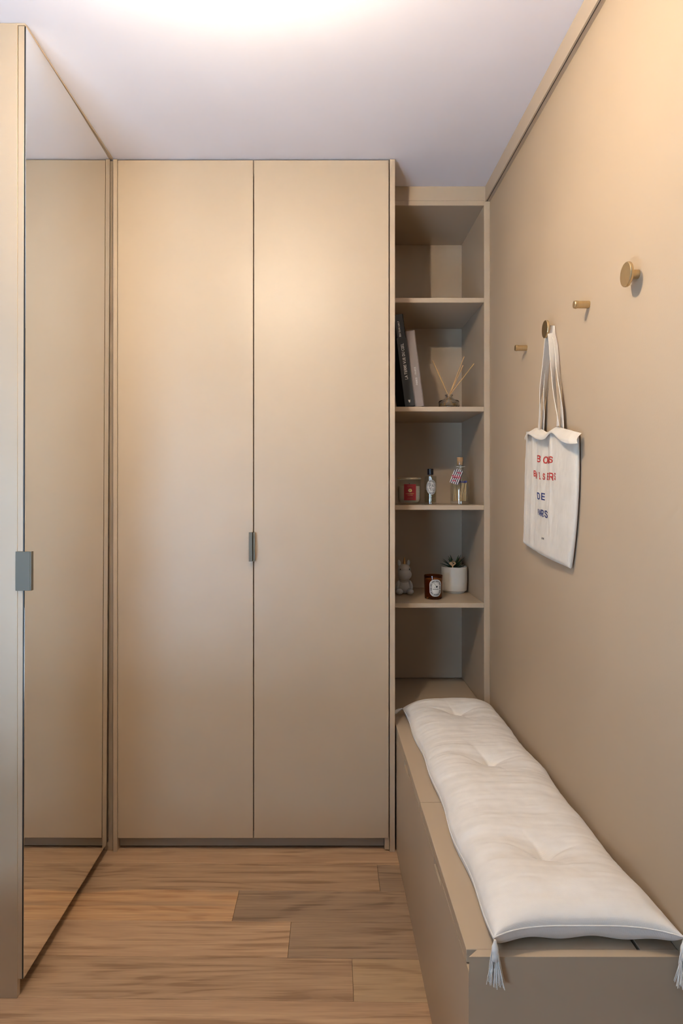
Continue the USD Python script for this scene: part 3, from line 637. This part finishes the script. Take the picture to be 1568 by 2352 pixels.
# ------------------------------------------------------------------ reed diffuser
DX, DY, DZ = 0.4870, 2.565, SH[1] + .0003
df = thing('reed_diffuser', 'squat clear glass diffuser bottle on the second shelf down', 'diffuser', (DX, DY, DZ))
out = [(0, 0), (.036, 0), (.0395, .003), (.0400, .008), (.0395, .024), (.0375, .0285), (.031, .0310), (.020, .0360), (.0125, .0420), (.0115, .0460), (.0150, .0485), (.0158, .0510), (.0150, .0530), (.0100, .0530), (.0085, .0500), (.0085, .0430), (.0150, .0350), (.0330, .0260), (.0355, .0220), (.0355, .0070), (.033, .0050), (0, .0050)]
obj('bottle', lathe(out, (DX, DY, DZ), 64), M['glass'], df, 35)
obj('liquid', lathe([(0, .0054), (.0325, .0054), (.0350, .0074), (.0350, .0170), (0, .0170)], (DX, DY, DZ), 48), M['liquid'], df, 35)
NECKS = [(.0004, .0052), (-.0004, .0024), (.0, -.0004), (.0003, -.0031), (-.0003, -.0058)]
def reed(tip, label):
    tip = np.array(tip, float); neck = np.array([DX, DY, DZ + .0475])
    d = (tip - neck) / np.linalg.norm(tip - neck)
    n_ = NECKS.pop(0); neck = neck + np.array([n_[0], n_[1], 0])
    d = tip - neck; d /= np.linalg.norm(d)
    foot = neck + d * ((DZ + .0085 - neck[2]) / d[2])
    lim = np.hypot(*(foot - [DX, DY, foot[2]])[:2])
    if lim > .031: foot[:2] = np.array([DX, DY]) + (foot[:2] - [DX, DY]) * .031 / lim
    obj('reed', tube([foot, neck, tip], 0.0015, 8), M['reed'], None, 40, label, 'reed', 'reeds in the diffuser')
P = lambda px, py, y: ((px - VP[0]) * y / F_PX, y, EYE + (VP[1] - py) * y / F_PX)
reed(P(993, 828, 2.535), 'thin wooden reed in the diffuser, leaning left, longest')
reed(P(1004, 849, 2.60), 'thin wooden reed just behind the left-leaning one')
reed(P(1065.5, 819, 2.56), 'thin wooden reed in the diffuser, tallest of the right ones')
reed(P(1062.8, 839.5, 2.62), 'thin wooden reed crossing behind the tallest right one')
reed(P(1088, 835.5, 2.545), 'thin wooden reed in the diffuser, leaning furthest right')

# ------------------------------------------------------------------ third shelf: candle, spray, matches
def ring_poly(w, h, t): 
    o = sbox(-w / 2, -h / 2 + w / 2, w / 2, h / 2 - w / 2).buffer(0).union(Point(0, h / 2 - w / 2).buffer(w / 2, 32)).union(Point(0, -h / 2 + w / 2).buffer(w / 2, 32))
    return o if t is None else o.difference(o.buffer(-t))
def ring_marks(w, h, n, sz):
    """Tiny unreadable characters running round an oval label, as short strokes."""
    o = ring_poly(w, h, None).exterior; parts = []
    for k in range(n):
        if k % 5 == 4: continue
        p = o.interpolate(k / n, normalized=True); q = o.interpolate((k + .2) / n % 1, normalized=True)
        a = math.degrees(math.atan2(q.y - p.y, q.x - p.x))
        parts.append(affinity.translate(affinity.rotate(sbox(-sz * .32, -sz * .5, sz * .32, sz * .5).difference(sbox(-sz * .12, -sz * (.5 if k % 2 else .2), sz * .12, sz * .2)), a), p.x, p.y))
    return shapely.unary_union(parts)
CX, CY, CZ = 0.3385, 2.610, SH[2] + .0003
cj = thing('candle_jar', 'clear glass jar candle with a red label, on the middle shelf', 'candle', (CX, CY, CZ))
R = .0465
obj('jar', lathe([(0, 0), (.034, 0), (.041, .003), (.0455, .012), (R, .022), (R, .098), (R - .001, .099), (R - .003, .098), (R - .003, .024), (.040, .013), (.033, .008), (0, .007)], (CX, CY, CZ), 72), M['thin_glass'], cj, 35)
obj('rim', lathe([(R + .0003, .0985), (R + .0006, .0995), (R + .0006, .1045), (R - .0006, .1052), (R - .0030, .1045), (R - .0030, .0995), (R - .0028, .0985)], (CX, CY, CZ), 72), M['rim'], cj, 35, label='pale gold band round the mouth')
obj('wax', lathe([(0, .0075), (.0325, .0085), (.0393, .0138), (.0427, .0245), (.0427, .0720), (0, .0705)], (CX, CY, CZ), 64), M['wax'], cj, 35)
obj('wick', tube([(CX, CY, CZ + .070), (CX + .001, CY, CZ + .079), (CX + .003, CY, CZ + .083)], .0011, 6), M['ink'], cj)
lab = sub(extrude(sbox(-.0238, -.0310, .0238, .0310), .0003), .005)
AC = math.atan2(-0.0, 1) - 0.03
lb = obj('label', wrap(lab, R + .0003, (CX, CY, CZ + .0485), AC), M['red_label'], cj, label='plain red paper label')
def print_on(parent, shapes, mat, Rr, c, ang, name, edge=.004, taper=0., label=None, depth=.0002):
    obj(name, join(*[wrap(sub(s, edge), Rr, c, ang, taper) for s in shapes]), mat, parent, label=label)
fl_ = shapely.unary_union([affinity.translate(affinity.rotate(Point(0, 0).buffer(.0032, 10), 0), .0042 * math.cos(a), .0036 * math.sin(a) + .001) for a in np.linspace(0, 2 * math.pi, 8)[:-1]]).difference(Point(0, .001).buffer(.0018, 10))
dash = lambda n, w, h, y: extrude(shapely.unary_union([sbox(-w / 2 + w * k / n, y, -w / 2 + w * (k + .62) / n, y + h) for k in range(n)]), .0002)
print_on(lb, [extrude(affinity.translate(fl_, 0, .006), .0002), dash(11, .034, .0022, -.0065), dash(8, .020, .0018, -.0125), dash(9, .022, .0010, .0225), dash(9, .022, .0011, -.0245)], M['gold'], R + .0007, (CX, CY, CZ + .0485), AC, 'gold_print', label='small gold print with a rosette')
# room spray
SX, SY, SZ = 0.4235, 2.615, SH[2] + .0003
sp = thing('spray_bottle', 'slim clear spray bottle with black cap and oval label', 'perfume', (SX, SY, SZ))
R2 = .0243
obj('bottle', lathe([(0, 0), (R2 - .002, 0), (R2, .002), (R2, .1105), (R2 - .002, .1128), (.0095, .1133), (.0090, .1165), (.0060, .1165), (.0060, .1110), (R2 - .004, .1100), (R2 - .003, .1080), (R2 - .003, .0100), (R2 - .005, .0080), (0, .0080)], (SX, SY, SZ), 64), M['thin_glass'], sp, 35)
obj('liquid', lathe([(0, .0084), (R2 - .0052, .0084), (R2 - .0034, .0102), (R2 - .0034, .0580), (0, .0580)], (SX, SY, SZ), 48), M['thin_liquid'], sp, 35)
obj('tube', tube([(SX, SY, SZ + .010), (SX + .001, SY, SZ + .06), (SX, SY, SZ + .112)], .0014, 8), M['lamp_white'], sp)
obj('cap', lathe([(0, .1170), (.0112, .1170), (.0116, .1176), (.0116, .1400), (.0110, .1407), (0, .1407)], (SX, SY, SZ), 48), M['black'], sp, 30, label='glossy black cap')
AS = 0.02
LZ = SZ + .0680
ll = obj('label', wrap(sub(extrude(Point(0, 0).buffer(1, 48).exterior.convex_hull if False else affinity.scale(Point(0, 0).buffer(1, 48), .0206, .0288), .0003), .004), R2 + .0002, (SX, SY, LZ), AS), M['label_white'], sp, label='white oval label with black letters')
ell = lambda a, b, t: affinity.scale(Point(0, 0).buffer(1, 48), a, b).difference(affinity.scale(Point(0, 0).buffer(1, 48), a - t, b - t))
def ell_marks(a, b, n, sz):
    parts = []
    for k in range(n):
        if k % 6 == 5: continue
        an = 2 * math.pi * k / n
        parts.append(affinity.translate(affinity.rotate(sbox(-sz * .35, -sz * .5, sz * .35, sz * .5).difference(sbox(-sz * .12, -sz * .2, sz * .12, sz * (.5 if k % 2 else .15))), math.degrees(an) + 90), a * math.cos(an), b * math.sin(an)))
    return shapely.unary_union(parts)
big = []
for ch, x, y in (('B', -.0052, .0050), ('A', .0050, .0010), ('I', -.0072, -.0055), ('E', -.0018, -.0125), ('S', .0066, -.0148)):
    m = text(ch, .0105, .0002); m.apply_translation([x, y, 0]); big.append(m)
big[2].apply_translation([0, 0, 0])
print_on(ll, big + [extrude(ell(.0193, .0275, .0006), .0002), extrude(ell(.0136, .0212, .0008), .0002), extrude(ell_marks(.0164, .0243, 46, .0030), .0002)], M['ink'], R2 + .0006, (SX, SY, LZ), AS, 'print', .003, label='black letters BAIES inside a ring of tiny print')
print_on(sp, [dash(9, .024, .0012, -.002), dash(7, .018, .0012, -.0165)], M['ink'], R2 + .0002, (SX, SY, SZ + .031), AS, 'small_print', .003)
# match bottle
MX, MY, MZ = 0.5395, 2.612, SH[2] + .0003
mb = thing('match_bottle', 'corked clear glass bottle of matches with a striped tag', 'bottle', (MX, MY, MZ))
R3 = .0370
obj('bottle', lathe([(0, 0), (R3 - .002, 0), (R3, .002), (R3, .094), (R3 - .003, .105), (.0240, .124), (.0150, .138), (.0137, .145), (.0137, .163), (.0148, .165), (.0148, .1685), (.0140, .1695), (.0118, .1690), (.0116, .146), (.0130, .1365), (.0220, .122), (R3 - .0055, .104), (R3 - .0030, .094), (R3 - .0030, .0150), (R3 - .006, .0125), (0, .0115)], (MX, MY, MZ), 72), M['thin_glass'], mb, 35)
obj('cork', lathe([(0, .1560), (.0100, .1560), (.0106, .1570), (.0113, .1690), (.0118, .1840), (.0114, .1852), (0, .1852)], (MX, MY, MZ), 32), M['cork'], mb, 30, label='cork stopper')
# tag tied at the neck, leaning on the shoulder to the left
tagp = Polygon([(-.0148, -.0500), (.0148, -.0500), (.0148, -.0080), (.0085, 0), (-.0085, 0), (-.0148, -.0080)])
T0 = (MX - .0080, MY - .0300, MZ + .1370)
def tag_at(m):
    m = m.copy(); m.apply_scale([1.2, 1.22, 1.0]); m.apply_transform(rotm(math.radians(-21), [0, 0, 1])); m = face_front(m, (0, 0, 0))
    m.apply_transform(rotm(math.radians(-12), [1, 0, 0])); m.apply_transform(rotm(math.radians(-10), [0, 0, 1])); m.apply_translation(T0); return m
tg = obj('tag', tag_at(extrude(tagp, .0006)), M['tag_white'], mb, label='white card tag with plum stripes')
st = shapely.unary_union([sbox(x, -.06, x + .0031, .01) for x in (-.0122, -.0062, -.0002, .0058, .0118)]).intersection(tagp)
obj('stripes', tag_at(extrude(st, .0003).apply_translation([0, 0, .0006])), M['tag_plum'], tg, label='plum stripes')
sc = [dash(7, .026, .0068, -.030), dash(5, .014, .0052, -.039), dash(4, .012, .0042, -.013)]
script_ = shapely.unary_union([Point(x, -.0265 + .0022 * math.sin(x * 900)).buffer(.0026, 8).difference(Point(x + .0006, -.0265).buffer(.0009, 8)) for x in np.linspace(-.0125, .0125, 8)] + [Point(x, -.0395 + .0012 * math.sin(x * 1400)).buffer(.0018, 8) for x in np.linspace(-.010, -.001, 4)] + [Point(x, -.0120).buffer(.0019, 8) for x in np.linspace(.001, .011, 4)])
obj('red_print', tag_at(extrude(affinity.rotate(script_, 12, origin=(0, -.026)).intersection(tagp), .0003).apply_translation([0, 0, .0010])), M['tag_red'], tg, label='red script print across the tag')
ringp = [(MX + .0150 * math.cos(a), MY + .0150 * math.sin(a), MZ + .1480) for a in np.linspace(0, 2 * math.pi, 33)]
bow = [(MX - .014, MY - .016, MZ + .1500), (MX - .006, MY - .0168, MZ + .1475), (MX, MY - .0168, MZ + .1465), (MX + .008, MY - .0165, MZ + .1480), (MX + .017, MY - .0150, MZ + .1490)]
obj('string', join(tube(ringp, .0009, 6), tube(spline(bow, 20), .0009, 6), tube([(MX, MY - .0165, MZ + .1465), (T0[0] + .002, T0[1] - .001, MZ + .139), (T0[0], T0[1] - .002, T0[2] - .005)], .0008, 6)), M['string'], mb, True)
mt = None
for k in range(34):
    r = random.Random(100 + k)
    an = 2 * math.pi * (k * 0.381966); rad = .022 * math.sqrt((k + .5) / 34)
    foot = np.array([MX + rad * math.cos(an) * 1.15, MY + rad * math.sin(an), MZ + .0140])
    lean = (r.uniform(-.020, .020), r.uniform(-.012, .012))
    topx = np.clip(foot[0] - MX + lean[0], -.024, .026); topy = np.clip(foot[1] - MY + lean[1], -.022, .022)
    d = np.array([MX + topx - foot[0], MY + topy - foot[1], .0]); d[2] = math.sqrt(max(.079 ** 2 - d[0] ** 2 - d[1] ** 2, .0001)); d /= np.linalg.norm(d)
    if mt is None:
        mt = thing('match', 'long wooden match with a blue head, in the corked bottle', 'match', tuple(foot), 'matches in the corked bottle')
        obj('stick', cbox(foot[0] - .0013, foot[0] + .0013, foot[1] - .0013, foot[1] + .0013, foot[2], foot[2] + .074, .0001), M['match_wood'], mt)
        h = trimesh.creation.icosphere(2, 1.0); h.apply_scale([.0022, .0022, .0046]); h.apply_translation(foot + [0, 0, .0755])
        obj('head', h, M['match_blue'], mt, True, label='blue match head')
        continue
    z = d; x = np.cross([0, 1.0, 0], z); x /= np.linalg.norm(x); y = np.cross(z, x)
    m = np.eye(4); m[:3, 0], m[:3, 1], m[:3, 2] = x, y, z
    dup(mt, 'match', tuple(foot), 'long wooden match with a blue head, in the corked bottle', 'matches in the corked bottle', m)

# ------------------------------------------------------------------ fourth shelf: figurine, candle, plant
UX, UY, UZ = 0.3345, 2.735, SH[3] + .0003
uf = thing('unicorn_figurine', 'small matt white unicorn figurine with a gold horn', 'figurine', (UX, UY, UZ))
def blob(c, s, rx=0.0, ry=0.0):
    m = trimesh.creation.icosphere(4, 1.0); m.apply_scale(s)
    m.apply_transform(rotm(rx, [1, 0, 0])); m.apply_transform(rotm(ry, [0, 1, 0])); m.apply_translation(np.array([UX, UY, UZ]) + c); return man(m)
bl = [blob((0, .004, .0330), (.0290, .0270, .0320)), blob((0, .000, .0550), (.0215, .0210, .0200)),
      blob((0, -.006, .0985), (.0262, .0260, .0265)), blob((.001, -.016, .0815), (.0283, .0270, .0240)),
      blob((-.0215, -.022, .0118), (.0145, .0190, .0122)), blob((.0225, -.022, .0118), (.0145, .0190, .0122)),
      blob((-.0265, -.006, .0350), (.0085, .0110, .0220), 0.2, 0.20), blob((.0265, -.006, .0350), (.0085, .0110, .0220), 0.2, -0.20),
      blob((-.0205, -.004, .1270), (.0068, .0048, .0135), -.05, -0.16), blob((.0175, -.004, .1270), (.0068, .0048, .0135), -.05, 0.16),
      blob((0, .022, .0180), (.012, .016, .012))]
body = bl[0]
for q in bl[1:]: body = body + q
body = tri(body.refine_to_length(.0035))
body.merge_vertices()
trimesh.smoothing.filter_taubin(body, lamb=.5, nu=.52, iterations=14)
sh = body.vertices[:, 2] < UZ; v_ = np.array(body.vertices); v_[sh, 2] = UZ; body.vertices = v_
obj('body', body, M['ceramic'], uf, True)
hz = np.linspace(0, 1, 40)
horn = tube([(UX + .0005, UY - .008 + .002 * s, UZ + .1180 + .0340 * s) for s in hz], .0064 * (1 - hz * .82) * (1 + .10 * np.abs(np.sin(hz * 15.7))), 20)
obj('horn', horn, M['horn'], uf, 50, label='ribbed gold horn')
for sx in (-.0182, .0192):
    e = trimesh.creation.icosphere(2, 1.0); e.apply_scale([.0023, .0020, .0023]); e.apply_translation([UX + sx, UY - .0265, UZ + .1040])
    obj('eye', e, M['black'], uf, True)
# amber candle
AX, AY, AZ = 0.4355, 2.617, SH[3] + .0003
ac = thing('amber_candle', 'dark amber glass candle with a white oval label', 'candle', (AX, AY, AZ))
R4, TP = .0338, .0300                   # foot radius, widening per metre
rr = lambda z: R4 + TP * z
obj('glass', lathe([(0, 0), (R4 - .003, 0), (R4, .003), (rr(.0915), .0915), (rr(.0915) - .001, .0925), (rr(.0915) - .0022, .0915), (rr(.01) - .003, .0100), (R4 - .007, .0080), (0, .0075)], (AX, AY, AZ), 72), M['amber'], ac, 35)
obj('wax', lathe([(0, .0080), (R4 - .0072, .0084), (rr(.01) - .0034, .0105), (rr(.077) - .0032, .0770), (0, .0760)], (AX, AY, AZ), 64), M['wax'], ac, 35)
obj('wick', tube([(AX, AY, AZ + .075), (AX, AY, AZ + .083)], .001, 6), M['ink'], ac)
AA = 0.10
def oval(w, h): return affinity.scale(sbox(-.5, -.5, .5, .5).buffer(.5 * .0, 8), 1, 1) if False else sbox(-w / 2 + w * .42, -h / 2 + w * .42, w / 2 - w * .42, h / 2 - w * .42).buffer(w * .42, 32)
LA = (AX, AY, AZ + .0455)
al = obj('label', wrap(sub(extrude(oval(.0490, .0660), .0003), .004), rr(.0455) + .0003, LA, AA, TP), M['label_white'], ac, label='white oval label')
def oring(w, h, t): o = oval(w, h); return o.difference(o.buffer(-t))
def omarks(w, h, n, sz):
    o = oval(w, h).exterior; parts = []
    for k in range(n):
        if k % 6 == 5: continue
        p = o.interpolate(k / n, normalized=True); q = o.interpolate(((k + .3) / n) % 1, normalized=True)
        a = math.degrees(math.atan2(q.y - p.y, q.x - p.x))
        parts.append(affinity.translate(affinity.rotate(sbox(-sz * .34, -sz * .5, sz * .34, sz * .5).difference(sbox(-sz * .13, -sz * .2, sz * .13, sz * (.5 if k % 2 else .1))), a), p.x, p.y))
    return shapely.unary_union(parts)
branch = shapely.unary_union([shapely.LineString([(-.0065, .0185), (.0020, .0080)]).buffer(.0005), affinity.scale(Point(.0040, .0050).buffer(1, 24), .0038, .0034), affinity.rotate(affinity.scale(Point(.0068, .0066).buffer(1, 16), .0022, .0011), 25), shapely.LineString([(-.0050, .0032), (-.0030, .0010)]).buffer(.0006)])
print_on(al, [extrude(oring(.0445, .0615, .0007), .0002), extrude(oring(.0300, .0450, .0008), .0002), extrude(omarks(.0370, .0530, 58, .0038), .0002), extrude(branch, .0002), dash(8, .0235, .0032, -.0060)], M['ink'], rr(.0455) + .0007, LA, AA, 'print', .004, TP, label='black print with a fruiting twig inside a double ring')
# potted plant
PX, PY, PZ = 0.5500, 2.776, SH[3] + .0003
pp = thing('potted_succulent', 'dark spiky succulent in a cream ceramic pot, on the fourth shelf', 'potted plant', (PX, PY, PZ))
obj('pot', lathe([(0, .0), (.0400, .0), (.0420, .0015), (.0425, .0085), (.0490, .0090), (.0510, .0110), (.0530, .0550), (.0537, .1080), (.0530, .1090), (.0512, .1085), (.0500, .0600), (.0480, .0200), (0, .0180)], (PX, PY, PZ), 80), M['pot'], pp, 35)
g = lathe([(0, .0190), (.0478, .0205), (.0500, .0600), (.0508, .1000), (.030, .1020), (0, .1030)], (PX, PY, PZ), 48)
obj('soil', g, M['soil'], pp, 40)
def leaf(an, tilt, ln, wd_, droop, base=(0, 0)):
    n, out_ = 12, []
    d = np.array([math.cos(an), math.sin(an), 0]); sd = np.array([-d[1], d[0], 0])
    o = np.array([PX + base[0], PY + base[1], PZ + .0985])
    p = o + d * .006; vs = []
    for i in range(n + 1):
        s = i / n; a = tilt - droop * s
        w_ = wd_ * (1 - s ** 1.7) * (0.75 + .5 * min(s * 4, 1) * .5) + .0003
        up_ = np.array([-d[0] * math.sin(a), -d[1] * math.sin(a), math.cos(a)])
        th_ = .0030 * (1 - s) + .0004
        vs.append([p - sd * w_ + up_ * th_ * .9, p - up_ * th_, p + sd * w_ + up_ * th_ * .9, p + up_ * th_ * .15])
        p = p + (d * math.cos(a) + np.array([0, 0, 1]) * math.sin(a)) * ln / n
    v = np.array(vs).reshape(-1, 3); f = []
    for i in range(n):
        for j in range(4):
            a_, b_, c_, e_ = i * 4 + j, i * 4 + (j + 1) % 4, (i + 1) * 4 + (j + 1) % 4, (i + 1) * 4 + j
            f += [(a_, b_, c_), (a_, c_, e_)]
    f += [(0, 2, 1), (0, 3, 2), (n * 4, n * 4 + 1, n * 4 + 2), (n * 4, n * 4 + 2, n * 4 + 3)]
    m = trimesh.Trimesh(v, f, process=False)
    if m.volume < 0: m.invert()
    return m
rl = random.Random(4)
for ring, (cnt, tl, ln, wd_) in enumerate(((7, .55, .058, .0085), (6, .95, .060, .0080), (4, 1.32, .062, .0070))):
    for k in range(cnt):
        an = 2 * math.pi * (k + .5 * ring) / cnt + rl.uniform(-.15, .15) + .4
        l2 = ln * rl.uniform(.85, 1.12)
        if math.cos(an) > .5 and ring == 0: l2 *= .82
        obj('leaf', leaf(an, tl + rl.uniform(-.1, .1), l2, wd_, .22), M['leaf'], pp, 50)
hx = Polygon([(-.0105 * 0 + .0145 * (16 * math.sin(t) ** 3) / 17, .0120 * (13 * math.cos(t) - 5 * math.cos(2 * t) - 2 * math.cos(3 * t) - math.cos(4 * t)) / 17) for t in np.linspace(0, 2 * math.pi, 60)[:-1]]).buffer(0)
hx = hx.union(Point(0, .011).buffer(.0028)).union(sbox(-.0022, -.022, .0022, -.008))
pm = thing('plant_marker', 'small pale wooden heart-shaped marker stuck in the pot', 'plant marker', (PX - .0165, PY - .0455, PZ + .098))
def mk(m): m = face_front(m, (PX - .0165, PY - .0440, PZ + .1235)); return m
obj('heart', mk(extrude(hx, .0022)), M['tagwood'], pm)
burn = shapely.unary_union([Point(.003, .0015).buffer(.0028, 10), shapely.LineString([(-.002, -.002), (.003, .001), (.008, .003)]).buffer(.0007), shapely.LineString([(.003, .001), (.001, .008)]).buffer(.0006)])
obj('burnt_mark', mk(extrude(burn, .0003).apply_translation([0, 0, .0022])), M['ink'], pm, label='dark burnt mark')
